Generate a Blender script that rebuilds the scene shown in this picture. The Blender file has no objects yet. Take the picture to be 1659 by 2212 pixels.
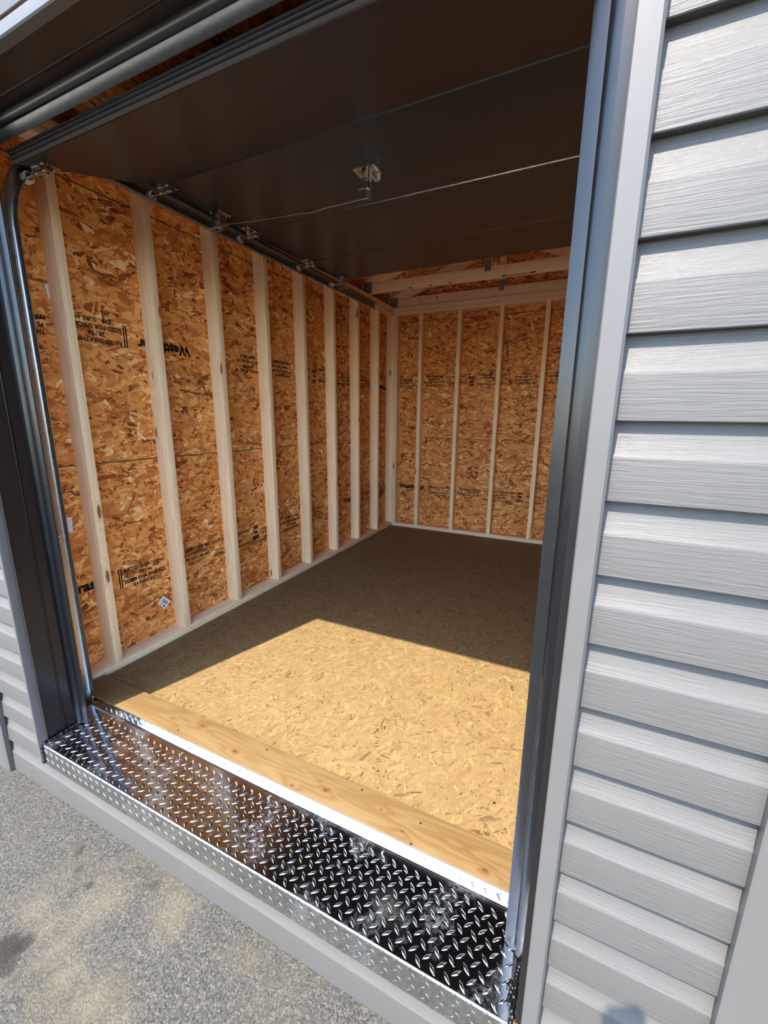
import bpy, bmesh, math, random
import numpy as np
from mathutils import Vector, Matrix

random.seed(7)
SC = bpy.context.scene
COL = SC.collection

# ------------------------------------------------------------------ camera, sky, sun, exposure
CAM = Vector((1.9845, -0.7183, 1.2347))
YAW, PITCH, ROLL = -0.4490, -0.2233, 0.0092
cd = bpy.data.cameras.new('camera')
co = bpy.data.objects.new('camera', cd)
COL.objects.link(co)
_f = Vector((math.sin(YAW) * math.cos(PITCH), math.cos(YAW) * math.cos(PITCH), math.sin(PITCH)))
_r = Vector((math.cos(YAW), -math.sin(YAW), 0))
_u = _r.cross(_f)
_r2 = _r * math.cos(ROLL) + _u * math.sin(ROLL)
_u2 = -_r * math.sin(ROLL) + _u * math.cos(ROLL)
co.matrix_world = Matrix(((_r2.x, _u2.x, -_f.x, CAM.x), (_r2.y, _u2.y, -_f.y, CAM.y), (_r2.z, _u2.z, -_f.z, CAM.z), (0, 0, 0, 1)))
cd.sensor_fit = 'HORIZONTAL'
cd.sensor_width = 36.0
cd.lens = 914.7 / 1659 * 36
cd.clip_start = 0.01
SC.camera = co

SUN_DIR = Vector((0.2616, 0.9652, -1.5)).normalized()      # the way the light travels
sun_d = bpy.data.lights.new('sun', 'SUN')
sun_d.energy = 12.5
sun_d.angle = math.radians(0.53)
sun_d.color = (1.0, 0.93, 0.825)
sun_o = bpy.data.objects.new('sun', sun_d)
COL.objects.link(sun_o)
sun_o.rotation_euler = SUN_DIR.to_track_quat('-Z', 'Y').to_euler()
sun_o.location = (-3, -8, 9)

world = bpy.data.worlds.new('sky')
SC.world = world
world.use_nodes = True
_nt = world.node_tree
_nt.nodes.clear()
_sky = _nt.nodes.new('ShaderNodeTexSky')
_sky.sky_type = 'NISHITA'
_sky.sun_disc = False
_sky.sun_elevation = math.radians(56)
_sky.sun_rotation = math.atan2(-SUN_DIR.x, -SUN_DIR.y)
_sky.air_density = 1.0
_sky.dust_density = 0.8
_sky.ozone_density = 3.0
_bg = _nt.nodes.new('ShaderNodeBackground')
_bg.inputs['Strength'].default_value = 0.80
_wo = _nt.nodes.new('ShaderNodeOutputWorld')
_nt.links.new(_sky.outputs[0], _bg.inputs[0])
_nt.links.new(_bg.outputs[0], _wo.inputs[0])

SC.view_settings.view_transform = 'Standard'
SC.view_settings.look = 'None'
SC.view_settings.gamma = 1.0
SC.view_settings.use_curve_mapping = False
SC.view_settings.exposure = 0.24
SC.cycles.use_denoising = True
SC.cycles.use_adaptive_sampling = True
SC.cycles.adaptive_threshold = 0.02
SC.cycles.max_bounces = 12
SC.cycles.diffuse_bounces = 8
SC.cycles.glossy_bounces = 6
SC.cycles.sample_clamp_indirect = 60.0
SC.cycles.blur_glossy = 0.5

# ------------------------------------------------------------------ dimensions (metres)
D = 3.604          # inner face of the back wall studs
H = 2.2525         # underside of the top plates
OC = 0.4064        # stud spacing
XR = 2.262         # inner face of the right wall
JL, JR = 0.200, 1.967     # jamb faces
GZ = -0.252        # asphalt
SOF = 2.062        # door soffit
BX = 0.095         # inner face of the front wall


# ------------------------------------------------------------------ node helpers
class NT:
    def __init__(self, name):
        self.m = bpy.data.materials.new(name)
        self.m.use_nodes = True
        self.t = self.m.node_tree
        self.t.nodes.clear()
        self.o = self.n('ShaderNodeOutputMaterial')
        self.p = self.n('ShaderNodeBsdfPrincipled')
        self.l(self.p.outputs[0], self.o.inputs[0])

    def n(self, typ, **kw):
        nd = self.t.nodes.new(typ)
        for k, v in kw.items():
            setattr(nd, k, v)
        return nd

    def l(self, a, b):
        self.t.links.new(a, b)

    def put(self, sock, v):
        if v is None:
            return
        if hasattr(v, 'is_linked') or isinstance(v, bpy.types.NodeSocket):
            self.l(v, sock)
        else:
            sock.default_value = v

    def math(self, op, a, b=None, c=None, clamp=False):
        nd = self.n('ShaderNodeMath', operation=op, use_clamp=clamp)
        self.put(nd.inputs[0], a)
        if b is not None: self.put(nd.inputs[1], b)
        if c is not None: self.put(nd.inputs[2], c)
        return nd.outputs[0]

    def mix(self, f, a, b, blend='MIX'):
        nd = self.n('ShaderNodeMix', data_type='RGBA', blend_type=blend)
        self.put(nd.inputs[0], f)
        self.put(nd.inputs[6], a if not isinstance(a, tuple) else (*a[:3], 1))
        self.put(nd.inputs[7], b if not isinstance(b, tuple) else (*b[:3], 1))
        return nd.outputs[2]

    def mapping(self, vec, loc=(0, 0, 0), rot=(0, 0, 0), sc=(1, 1, 1)):
        nd = self.n('ShaderNodeMapping')
        self.l(vec, nd.inputs[0])
        self.put(nd.inputs[1], loc)
        nd.inputs[2].default_value = rot
        nd.inputs[3].default_value = sc
        return nd.outputs[0]

    def noise(self, vec, scale, detail=2, rough=0.5, dist=0.0, dims='3D'):
        nd = self.n('ShaderNodeTexNoise', noise_dimensions=dims)
        self.l(vec, nd.inputs['Vector'])
        nd.inputs['Scale'].default_value = scale
        nd.inputs['Detail'].default_value = detail
        nd.inputs['Roughness'].default_value = rough
        nd.inputs['Distortion'].default_value = dist
        return nd.outputs['Fac'], nd.outputs['Color']

    def voro(self, vec, scale=1.0, feature='F1', dims='2D', rnd=1.0):
        nd = self.n('ShaderNodeTexVoronoi', feature=feature, voronoi_dimensions=dims)
        self.l(vec, nd.inputs['Vector'])
        nd.inputs['Scale'].default_value = scale
        nd.inputs['Randomness'].default_value = rnd
        return nd

    def ramp(self, f, stops, interp='LINEAR'):
        nd = self.n('ShaderNodeValToRGB')
        nd.color_ramp.interpolation = interp
        el = nd.color_ramp.elements
        while len(el) < len(stops):
            el.new(0.5)
        for e, (p, c) in zip(el, stops):
            e.position = p
            e.color = (*c, 1)
        self.put(nd.inputs[0], f)
        return nd.outputs[0]

    def rng(self, v, a, b, c=0.0, d=1.0):
        nd = self.n('ShaderNodeMapRange')
        self.put(nd.inputs[0], v)
        for i, x in enumerate((a, b, c, d)):
            nd.inputs[i + 1].default_value = x
        return nd.outputs[0]

    def bump(self, h, strength=0.3, dist=0.001):
        nd = self.n('ShaderNodeBump')
        self.l(h, nd.inputs['Height'])
        nd.inputs['Strength'].default_value = strength
        nd.inputs['Distance'].default_value = dist
        self.l(nd.outputs[0], self.p.inputs['Normal'])
        return nd

    def objco(self):
        return self.n('ShaderNodeTexCoord').outputs['Object']

    def pos(self):
        return self.n('ShaderNodeNewGeometry').outputs['Position']

    def set(self, base=None, rough=None, metal=None, spec=None, coat=None):
        i = self.p.inputs
        if base is not None: self.put(i['Base Color'], (*base, 1) if isinstance(base, tuple) else base)
        if rough is not None: self.put(i['Roughness'], rough)
        if metal is not None: self.put(i['Metallic'], metal)
        if spec is not None: self.put(i['Specular IOR Level'], spec)
        if coat is not None: self.put(i['Coat Weight'], coat)
        return self.m


def srgb(r, g, b):
    f = lambda c: c / 12.92 if c <= 0.04045 else ((c + 0.055) / 1.055) ** 2.4
    return (f(r / 255), f(g / 255), f(b / 255))


def plane_uv(t, axes):
    s = t.n('ShaderNodeSeparateXYZ')
    t.l(t.pos(), s.inputs[0])
    c = t.n('ShaderNodeCombineXYZ')
    t.l(s.outputs[axes[0]], c.inputs[0])
    t.l(s.outputs[axes[1]], c.inputs[1])
    return c.outputs[0]


def m_osb(name, axes, light, mid, dark, deep, L=0.062, Wd=0.021, angs=(0.05, -0.55, 0.5, -0.15, 0.95, -1.05, 0.25, -0.4), slivers=0.05, seed=0.0, bump=0.6, spread=0.85):
    """strand board: a stack of overlapping flakes, each layer turned its own way"""
    t = NT(name)
    uv = plane_uv(t, axes)
    _, wob = t.noise(uv, 24, 3, 0.6, dims='2D')
    wv = t.n('ShaderNodeVectorMath', operation='MULTIPLY_ADD')
    t.l(wob, wv.inputs[0])
    wv.inputs[1].default_value = (0.3 * L, 0.6 * Wd, 0)
    t.l(uv, wv.inputs[2])
    uvw = wv.outputs[0]
    col, hgt = None, None
    for k, a in enumerate(angs):
        s = 0.6 + 0.8 * ((k * 37) % 7) / 6
        mv = t.mapping(uvw, (3.1 * k + seed, 1.7 * k, 0), (0, 0, a), (1 / (L * (0.8 + 0.3 * s)), 1 / (Wd * s), 1))
        v = t.voro(mv)
        e = t.voro(mv, feature='DISTANCE_TO_EDGE')
        sep = t.n('ShaderNodeSeparateColor')
        t.l(v.outputs['Color'], sep.inputs[0])
        g, _ = t.noise(t.mapping(mv, (0, 0, 0), (0, 0, 0), (0.9, 14, 1)), 1.0, 3, 0.65, dims='2D')
        val = t.math('ADD', t.math('ADD', t.math('MULTIPLY', t.math('SUBTRACT', sep.outputs[0], 0.5), spread), 0.5), t.math('MULTIPLY', t.math('SUBTRACT', g, 0.5), 0.26))
        c = t.ramp(val, [(0.02, dark), (0.25, tuple((p + 2 * q) / 3 for p, q in zip(dark, mid))), (0.55, mid), (0.86, tuple((p + q) / 2 for p, q in zip(light, mid))), (0.97, light)])
        # a flake's rim lies in shade or stands proud
        rim = t.math('MULTIPLY', t.rng(e.outputs['Distance'], 0.05, 0.0), t.math('GREATER_THAN', sep.outputs[2], 0.45))
        c = t.mix(t.math('MULTIPLY', rim, 0.7), c, deep)
        h = t.math('ADD', t.math('MULTIPLY', sep.outputs[2], 0.9), t.math('MULTIPLY', t.rng(e.outputs['Distance'], 0.0, 0.12), 0.35))
        if col is None:
            col, hgt = c, h
        else:
            msk = t.math('GREATER_THAN', sep.outputs[1], 0.66)
            col = t.mix(msk, col, c)
            hm = t.n('ShaderNodeMix', data_type='FLOAT')
            t.l(msk, hm.inputs[0]); t.l(hgt, hm.inputs[2]); t.l(t.math('ADD', h, 0.25), hm.inputs[3])
            hgt = hm.outputs[0]
    # dark slivers
    for k, a in enumerate((0.9, -0.6, 0.2)):
        mv = t.mapping(uvw, (9.3 + 2 * k + seed, 4 * k, 0), (0, 0, a), (1 / (L * 0.5), 1 / (Wd * 0.28), 1))
        v = t.voro(mv)
        sep = t.n('ShaderNodeSeparateColor')
        t.l(v.outputs['Color'], sep.inputs[0])
        col = t.mix(t.math('MULTIPLY', t.math('LESS_THAN', sep.outputs[0], slivers), t.rng(sep.outputs[1], 0, 1, 0.35, 0.95)), col, deep)
    big, _ = t.noise(uv, 2.2, 3, dims='2D')
    col = t.mix(1.0, col, t.ramp(big, [(0.25, (0.88, 0.86, 0.84)), (0.75, (1, 1, 1))]), 'MULTIPLY')
    t.bump(hgt, bump, 0.003)
    return t.set(col, 0.62, 0.0, 0.3)


def m_wood(name, axis, light, dark, knots=1.0, seed=0.0):
    """planed softwood, grain running along the given axis"""
    t = NT(name)
    oc = t.objco()
    oi = t.n('ShaderNodeObjectInfo')
    off = t.math('MULTIPLY', oi.outputs['Random'], 37.0)
    sep = t.n('ShaderNodeSeparateXYZ')
    t.l(oc, sep.inputs[0])
    others = [i for i in range(3) if i != axis]
    cb = t.n('ShaderNodeCombineXYZ')
    t.l(t.math('ADD', sep.outputs[axis], off), cb.inputs[0])
    t.l(t.math('ADD', sep.outputs[others[0]], off), cb.inputs[1])
    t.l(t.math('ADD', sep.outputs[others[1]], seed), cb.inputs[2])
    v0 = cb.outputs[0]
    # knots warp the grain about them
    kv = t.voro(t.mapping(v0, (0, 0, 0), (0, 0, 0), (3.4, 13, 13)), 1.0, dims='3D')
    kd = kv.outputs['Distance']
    ks = t.n('ShaderNodeSeparateColor')
    t.l(kv.outputs['Color'], ks.inputs[0])
    on = t.math('GREATER_THAN', ks.outputs[0], 1.0 - 0.42 * knots)
    halo = t.math('MULTIPLY', t.rng(kd, 0.42, 0.0), on)
    w = t.mapping(v0, (0, 0, 0), (0, 0, 0), (1.0, 26, 26))
    n1, _ = t.noise(w, 1.0, 3, 0.5, 0.4)
    ring = t.math('SINE', t.math('ADD', t.math('MULTIPLY', n1, 46), t.math('MULTIPLY', halo, 16)))
    fine, _ = t.noise(t.mapping(v0, (0, 0, 0), (0, 0, 0), (5, 260, 260)), 1.0, 2)
    f = t.math('ADD', t.math('MULTIPLY', t.math('ADD', ring, 1), 0.22), t.math('MULTIPLY', fine, 0.5))
    f = t.math('ADD', f, t.math('MULTIPLY', halo, 0.35))
    col = t.ramp(f, [(0.12, light), (0.95, dark)])
    tint = t.rng(oi.outputs['Random'], 0, 1, 0.90, 1.06)
    hv = t.n('ShaderNodeHueSaturation')
    t.l(tint, hv.inputs['Value']); t.l(col, hv.inputs['Color'])
    col = hv.outputs[0]
    core = t.math('MULTIPLY', t.rng(kd, 0.13, 0.09), on)
    col = t.mix(t.math('MULTIPLY', core, 0.85, clamp=True), col, srgb(96, 56, 28))
    t.bump(fine, 0.15, 0.0006)
    return t.set(col, 0.6, 0.0, 0.25)


def m_plain(name, base, rough=0.5, metal=0.0, spec=0.5, nsc=60, namt=0.12, bump=0.0, bsc=400):
    t = NT(name)
    oc = t.objco()
    n, _ = t.noise(oc, nsc, 4, 0.6)
    col = t.mix(1.0, base, t.ramp(n, [(0.3, (1 - namt,) * 3), (0.7, (1, 1, 1))]), 'MULTIPLY')
    if bump:
        b, _ = t.noise(oc, bsc, 3, 0.6)
        t.bump(b, bump, 0.0005)
    return t.set(col, t.rng(n, 0.3, 0.7, rough * 0.85, min(1, rough * 1.15)), metal, spec)


def m_siding(name):
    t = NT(name)
    p = t.pos()
    _, wob = t.noise(t.mapping(p, (0, 0, 0), (0, 0, 0), (7, 1, 40)), 1.0, 2)
    wv = t.n('ShaderNodeVectorMath', operation='MULTIPLY_ADD')
    t.l(wob, wv.inputs[0]); wv.inputs[1].default_value = (0, 0, 0.008); t.l(p, wv.inputs[2])
    g1, _ = t.noise(t.mapping(wv.outputs[0], (0, 0, 0), (0, 0, 0), (11, 5, 330)), 1.0, 4, 0.62)
    g2, _ = t.noise(t.mapping(wv.outputs[0], (4, 0, 0), (0, 0, 0), (5, 5, 140)), 1.0, 2, 0.5)
    h = t.math('ADD', g1, t.math('MULTIPLY', t.math('GREATER_THAN', g2, 0.56), 0.12))
    dirt, _ = t.noise(p, 9, 4, 0.6)
    col = t.mix(1.0, srgb(83, 81, 78), t.ramp(dirt, [(0.3, (0.93, 0.93, 0.92)), (0.7, (1, 1, 1))]), 'MULTIPLY')
    t.bump(h, 0.55, 0.0022)
    return t.set(col, 0.48, 0.0, 0.35)


def m_plate(name):
    t = NT(name)
    p = t.pos()
    n, _ = t.noise(t.mapping(p, (0, 0, 0), (0, 0, 0.3), (60, 400, 60)), 1.0, 3, 0.6)
    s, _ = t.noise(p, 7, 5, 0.65)
    dirt, _ = t.noise(p, 90, 5, 0.7)
    msk = t.math('MULTIPLY', t.rng(s, 0.52, 0.68), t.rng(dirt, 0.42, 0.62), clamp=True)
    col = t.mix(t.math('MULTIPLY', msk, 0.45), srgb(210, 214, 218), srgb(116, 98, 78))
    rough = t.math('ADD', t.rng(n, 0.25, 0.75, 0.08, 0.12), t.math('MULTIPLY', msk, 0.06))
    w1, _ = t.noise(p, 55, 2, 0.5)
    t.bump(t.math('ADD', t.math('MULTIPLY', n, 0.05), w1), 0.10, 0.0010)
    return t.set(col, rough, t.math('SUBTRACT', 1.0, t.math('MULTIPLY', msk, 0.15)), 0.5)


def m_asphalt(name):
    t = NT(name)
    p = t.pos()
    a, _ = t.noise(p, 170, 4, 0.7)
    v = t.voro(p, 210, dims='3D')
    vs = t.n('ShaderNodeSeparateColor')
    t.l(v.outputs['Color'], vs.inputs[0])
    b, _ = t.noise(p, 4.6, 5, 0.62)
    c, _ = t.noise(p, 11, 5, 0.7)
    grain = t.math('ADD', t.math('MULTIPLY', a, 0.65), t.math('MULTIPLY', vs.outputs[0], 0.35))
    col = t.ramp(grain, [(0.22, srgb(36, 35, 32)), (0.45, srgb(66, 64, 59)), (0.62, srgb(83, 80, 73)), (0.85, srgb(120, 115, 104))])
    dust = t.math('MULTIPLY', t.rng(t.math('ADD', t.math('MULTIPLY', b, 0.6), t.math('MULTIPLY', c, 0.4)), 0.48, 0.66), 0.55)
    col = t.mix(dust, col, srgb(98, 88, 70))
    for (x, y, r) in DUST:
        d = t.n('ShaderNodeVectorMath', operation='DISTANCE')
        t.l(p, d.inputs[0]); d.inputs[1].default_value = (x, y, GZ)
        e = t.math('ADD', t.math('DIVIDE', d.outputs['Value'], r), t.math('MULTIPLY', t.math('SUBTRACT', c, 0.5), 2.2))
        col = t.mix(t.math('MULTIPLY', t.rng(e, 1.2, 0.2), 0.32), col, srgb(122, 110, 88))
    # oil stains with a shape of their own
    for (x, y, r, amt) in STAINS:
        d = t.n('ShaderNodeVectorMath', operation='DISTANCE')
        t.l(p, d.inputs[0]); d.inputs[1].default_value = (x, y, GZ)
        e = t.math('ADD', t.math('DIVIDE', d.outputs['Value'], r), t.math('MULTIPLY', t.math('SUBTRACT', c, 0.5), 1.5))
        col = t.mix(t.math('MULTIPLY', t.rng(e, 1.2, 0.6), amt), col, srgb(38, 29, 20))
    t.bump(grain, 1.0, 0.009)
    return t.set(col, 0.85, 0.0, 0.3)


STAINS = [(0.635, -0.372, 0.050, 0.85), (0.668, -0.340, 0.026, 0.7), (0.700, -0.395, 0.022, 0.6), (0.530, -0.116, 0.020, 0.6), (0.674, -0.168, 0.013, 0.6), (0.861, -0.076, 0.017, 0.5), (0.590, -0.150, 0.016, 0.35)]
DUST = [(0.60, -0.285, 0.05), (0.69, -0.297, 0.05), (0.77, -0.315, 0.05), (0.86, -0.325, 0.055), (0.97, -0.335, 0.06), (1.08, -0.345, 0.06), (0.98, -0.10, 0.08), (0.76, -0.19, 0.09)]

OSB_L, OSB_M, OSB_D, OSB_X = srgb(250, 214, 152), srgb(226, 166, 98), srgb(178, 106, 52), srgb(96, 50, 24)
M_OSB_XZ = m_osb('strand_board_back', (0, 2), OSB_L, OSB_M, OSB_D, OSB_X, seed=5.3, angs=(0.05, -0.55, 0.5, -0.15))
M_OSB_YZ = M_OSB_XZ


def m_strand(name, stops, grain=0.2, rough=0.6):
    """one colour per strand (face attribute) with grain running along it"""
    t = NT(name)
    at = t.n('ShaderNodeAttribute', attribute_name='tone')
    uv = t.n('ShaderNodeUVMap')
    g, _ = t.noise(t.mapping(uv.outputs[0], (0, 0, 0), (0, 0, 0), (14, 420, 1)), 1.0, 3, 0.6, dims='2D')
    b, _ = t.noise(t.mapping(uv.outputs[0], (0, 0, 0), (0, 0, 0), (30, 60, 1)), 1.0, 2, 0.5, dims='2D')
    f = t.math('ADD', at.outputs['Fac'], t.math('ADD', t.math('MULTIPLY', t.math('SUBTRACT', g, 0.5), grain), t.math('MULTIPLY', t.math('SUBTRACT', b, 0.5), grain * 0.7)))
    col = t.ramp(f, stops)
    t.bump(g, 0.35, 0.0008)
    return t.set(col, rough, 0.0, 0.3)


M_STR_W = m_strand('wall_strands', [(0.0, srgb(92, 44, 20)), (0.16, srgb(160, 86, 40)), (0.42, srgb(216, 138, 68)), (0.68, srgb(234, 164, 90)), (0.88, srgb(245, 194, 126)), (1.0, srgb(250, 214, 154))])
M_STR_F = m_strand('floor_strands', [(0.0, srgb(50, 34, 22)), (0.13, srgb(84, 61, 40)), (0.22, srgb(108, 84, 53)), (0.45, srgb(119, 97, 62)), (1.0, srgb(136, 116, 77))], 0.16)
M_CORE = m_plain('strand_core', srgb(196, 124, 62), 0.7, 0, 0.2, 90, 0.3)
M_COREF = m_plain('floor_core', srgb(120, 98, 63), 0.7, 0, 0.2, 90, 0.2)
PINE_L, PINE_D = srgb(253, 230, 192), srgb(238, 198, 148)
M_WX = m_wood('pine_along_x', 0, PINE_L, PINE_D, 0.7)
M_WY = m_wood('pine_along_y', 1, PINE_L, PINE_D, 0.7)
M_WZ = m_wood('pine_along_z', 2, PINE_L, PINE_D, 1.0)
KNOTS = [(0.563, 0.265, 0.6), (0.661, 0.240, 0.5), (0.707, 0.283, 0.9), (0.920, 0.242, 1.0), (1.200, 0.215, 0.9), (1.312, 0.250, 1.1), (1.508, 0.268, 0.7), (1.596, 0.231, 0.8), (1.708, 0.253, 0.5), (1.786, 0.262, 0.6), (1.845, 0.230, 1.0)]
HOLES = [(1.637, 0.281), (1.635, 0.208), (0.640, 0.225), (1.02, 0.30), (1.42, 0.305)]


def m_sill(name):
    """one knotty board: the grain flows round knots at their own places"""
    t = NT(name)
    sp = t.n('ShaderNodeSeparateXYZ')
    t.l(t.pos(), sp.inputs[0])
    warp, core, halo = None, None, None
    for (x, y, k) in KNOTS:
        dx = t.math('MULTIPLY', t.math('SUBTRACT', sp.outputs[0], x), 0.55)
        dy = t.math('SUBTRACT', sp.outputs[1], y)
        d2 = t.math('ADD', t.math('MULTIPLY', dx, dx), t.math('MULTIPLY', dy, dy))
        g = t.math('DIVIDE', k * 0.00028, t.math('ADD', d2, 0.00028))
        cr = t.math('DIVIDE', k * 0.000030, t.math('ADD', d2, 0.000030))
        warp = g if warp is None else t.math('ADD', warp, g)
        core = cr if core is None else t.math('MAXIMUM', core, cr)
    cb = t.n('ShaderNodeCombineXYZ')
    t.l(t.math('MULTIPLY', sp.outputs[0], 1.1), cb.inputs[0])
    t.l(t.math('MULTIPLY', sp.outputs[1], 14), cb.inputs[1])
    n1, _ = t.noise(cb.outputs[0], 1.0, 3, 0.5, 0.5)
    ring = t.math('SINE', t.math('ADD', t.math('MULTIPLY', n1, 44), t.math('MULTIPLY', warp, 9)))
    cb2 = t.n('ShaderNodeCombineXYZ')
    t.l(t.math('MULTIPLY', sp.outputs[0], 6), cb2.inputs[0])
    t.l(t.math('MULTIPLY', sp.outputs[1], 300), cb2.inputs[1])
    fine, _ = t.noise(cb2.outputs[0], 1.0, 2)
    f = t.math('ADD', t.math('MULTIPLY', t.math('ADD', ring, 1), 0.13), t.math('ADD', t.math('MULTIPLY', fine, 0.22), t.math('MULTIPLY', warp, 0.22)))
    col = t.ramp(f, [(0.05, srgb(116, 95, 63)), (0.35, srgb(107, 84, 51)), (0.66, srgb(93, 66, 35)), (1.0, srgb(80, 52, 25))])
    col = t.mix(t.rng(core, 0.42, 0.75), col, srgb(82, 52, 30))
    for (x, y) in HOLES:
        d = t.n('ShaderNodeVectorMath', operation='DISTANCE')
        t.l(t.pos(), d.inputs[0]); d.inputs[1].default_value = (x, y, 0.0225)
        col = t.mix(t.math('LESS_THAN', d.outputs['Value'], 0.0042), col, srgb(58, 40, 26))
    t.bump(t.math('ADD', t.math('MULTIPLY', core, 0.6), t.math('MULTIPLY', fine, 0.1)), 0.35, 0.003)
    return t.set(col, 0.5, 0.0, 0.35)


M_SILL = m_sill('sill_pine')
M_SIDING = m_siding('vinyl_siding')
M_VINYL = m_plain('vinyl_trim', srgb(89, 87, 84), 0.42, 0, 0.4, 8, 0.05)
M_BLACK = m_plain('black_coil_metal', srgb(24, 24, 24), 0.27, 0.0, 0.45, 3, 0.04)
M_STRIP = m_plain('grey_weather_strip', srgb(26, 27, 28), 0.24, 0, 0.5, 30, 0.12)
M_STRIPD = m_plain('dark_weather_strip', srgb(16, 17, 19), 0.24, 0, 0.5, 30, 0.12)
M_DOOR = m_plain('dark_brown_door_steel', srgb(22, 35, 43), 0.32, 0.0, 0.5, 700, 0.10, 0.12, 900)
M_RUBBER = m_plain('grey_door_seal', srgb(88, 92, 95), 0.4, 0, 0.5, 40, 0.15)
M_GALV = m_plain('galvanised_steel', srgb(186, 188, 188), 0.30, 1.0, 0.5, 45, 0.14)
M_GALVD = m_plain('dull_galvanised_steel', srgb(132, 136, 136), 0.5, 0.85, 0.5, 45, 0.2)
M_ZINC = m_plain('zinc_plated_steel', srgb(205, 203, 196), 0.22, 1.0, 0.5, 80, 0.12)
M_GUSSET = m_plain('gusset_steel', srgb(150, 152, 146), 0.6, 0.55, 0.5, 120, 0.25)
M_NYLON = m_plain('white_nylon', srgb(225, 224, 218), 0.45, 0, 0.5)
M_PLATE = m_plate('bright_diamond_plate')
M_ASPH = m_asphalt('worn_asphalt')
M_INK = m_plain('black_ink', srgb(34, 28, 24), 0.8, 0, 0.1)
M_PENCIL = m_plain('pencil', srgb(120, 84, 52), 0.8, 0, 0.1)
M_BLUE = m_plain('blue_black_mark', srgb(40, 44, 56), 0.7, 0, 0.1)
M_PAPER = m_plain('white_paper', srgb(228, 228, 226), 0.6, 0, 0.3)
M_TAR = m_plain('black_sealant', srgb(14, 14, 16), 0.12, 0, 0.6, 30, 0.1)
M_WIRE = m_plain('bare_cable', srgb(190, 184, 172), 0.4, 0.8, 0.5)
M_HOLE = m_plain('dark_hole', srgb(20, 18, 16), 0.9, 0, 0.1)
M_GREEN = m_plain('green_edge_paint', srgb(70, 78, 56), 0.8, 0, 0.1, 60, 0.4)

# ------------------------------------------------------------------ object helpers
WLOC = {}


def empty(name, loc=(0, 0, 0), label=None, cat=None, group=None, kind=None):
    o = bpy.data.objects.new(name, None)
    o.empty_display_size = 0.05
    COL.objects.link(o)
    o.location = loc
    WLOC[o.name] = Vector(loc)
    tag(o, label, cat, group, kind)
    return o


def tag(o, label=None, cat=None, group=None, kind=None):
    if label: o['label'] = label
    if cat: o['category'] = cat
    if group: o['group'] = group
    if kind: o['kind'] = kind
    return o


def link(name, bm, mat, parent=None, smooth=False, origin=None):
    """the bmesh is in world coordinates; the object gets its own origin at its middle"""
    bmesh.ops.recalc_face_normals(bm, faces=bm.faces)
    if origin is None:
        lo = Vector((min(v.co[i] for v in bm.verts) for i in range(3)))
        hi = Vector((max(v.co[i] for v in bm.verts) for i in range(3)))
        origin = (lo + hi) / 2
    origin = Vector(origin)
    for v in bm.verts:
        v.co -= origin
    me = bpy.data.meshes.new(name)
    bm.to_mesh(me)
    bm.free()
    me.materials.append(mat)
    if smooth:
        for p in me.polygons:
            p.use_smooth = True
        if smooth == 'auto':
            try:
                me.set_sharp_from_angle(angle=math.radians(40))
            except Exception:
                pass
    o = bpy.data.objects.new(name, me)
    COL.objects.link(o)
    WLOC[o.name] = origin
    if parent is not None:
        o.parent = parent
        o.location = origin - WLOC[parent.name]
    else:
        o.location = origin
    return o


def bm_box(bm, x0, x1, y0, y1, z0, z1, M=None):
    vs = [bm.verts.new(Vector((x, y, z)) if M is None else M @ Vector((x, y, z))) for x in (x0, x1) for y in (y0, y1) for z in (z0, z1)]
    for f in ((0, 1, 3, 2), (4, 6, 7, 5), (0, 4, 5, 1), (2, 3, 7, 6), (0, 2, 6, 4), (1, 5, 7, 3)):
        bm.faces.new([vs[i] for i in f])
    return vs


def box(name, x0, x1, y0, y1, z0, z1, mat, parent=None, bev=0.0, seg=2, M=None):
    bm = bmesh.new()
    bm_box(bm, x0, x1, y0, y1, z0, z1, M)
    if bev:
        bmesh.ops.bevel(bm, geom=list(bm.edges), offset=bev, segments=seg, affect='EDGES', profile=0.5)
    return link(name, bm, mat, parent, smooth='auto' if bev else False)


def bm_prism(bm, prof, axis, a, b, closed=True, cap=True):
    """profile of 2-D points swept along an axis (0: pts are y,z; 1: x,z; 2: x,y)"""
    def P(p, t):
        return Vector((t, p[0], p[1])) if axis == 0 else Vector((p[0], t, p[1])) if axis == 1 else Vector((p[0], p[1], t))
    A = [bm.verts.new(P(p, a)) for p in prof]
    B = [bm.verts.new(P(p, b)) for p in prof]
    n = len(prof)
    for i in range(n if closed else n - 1):
        j = (i + 1) % n
        bm.faces.new((A[i], A[j], B[j], B[i]))
    if closed and cap:
        bm.faces.new(A)
        bm.faces.new(B[::-1])


def prism(name, prof, axis, a, b, mat, parent=None, smooth='auto', closed=True):
    bm = bmesh.new()
    bm_prism(bm, prof, axis, a, b, closed)
    return link(name, bm, mat, parent, smooth)


def thick(path, t):
    """closed outline of an open 2-D path given a wall thickness"""
    n = len(path)
    off = []
    for i in range(n):
        a = Vector(path[max(i - 1, 0)]); b = Vector(path[min(i + 1, n - 1)])
        d = (b - a).normalized()
        off.append((path[i][0] - d.y * t, path[i][1] + d.x * t))
    return list(path) + off[::-1]


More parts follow.
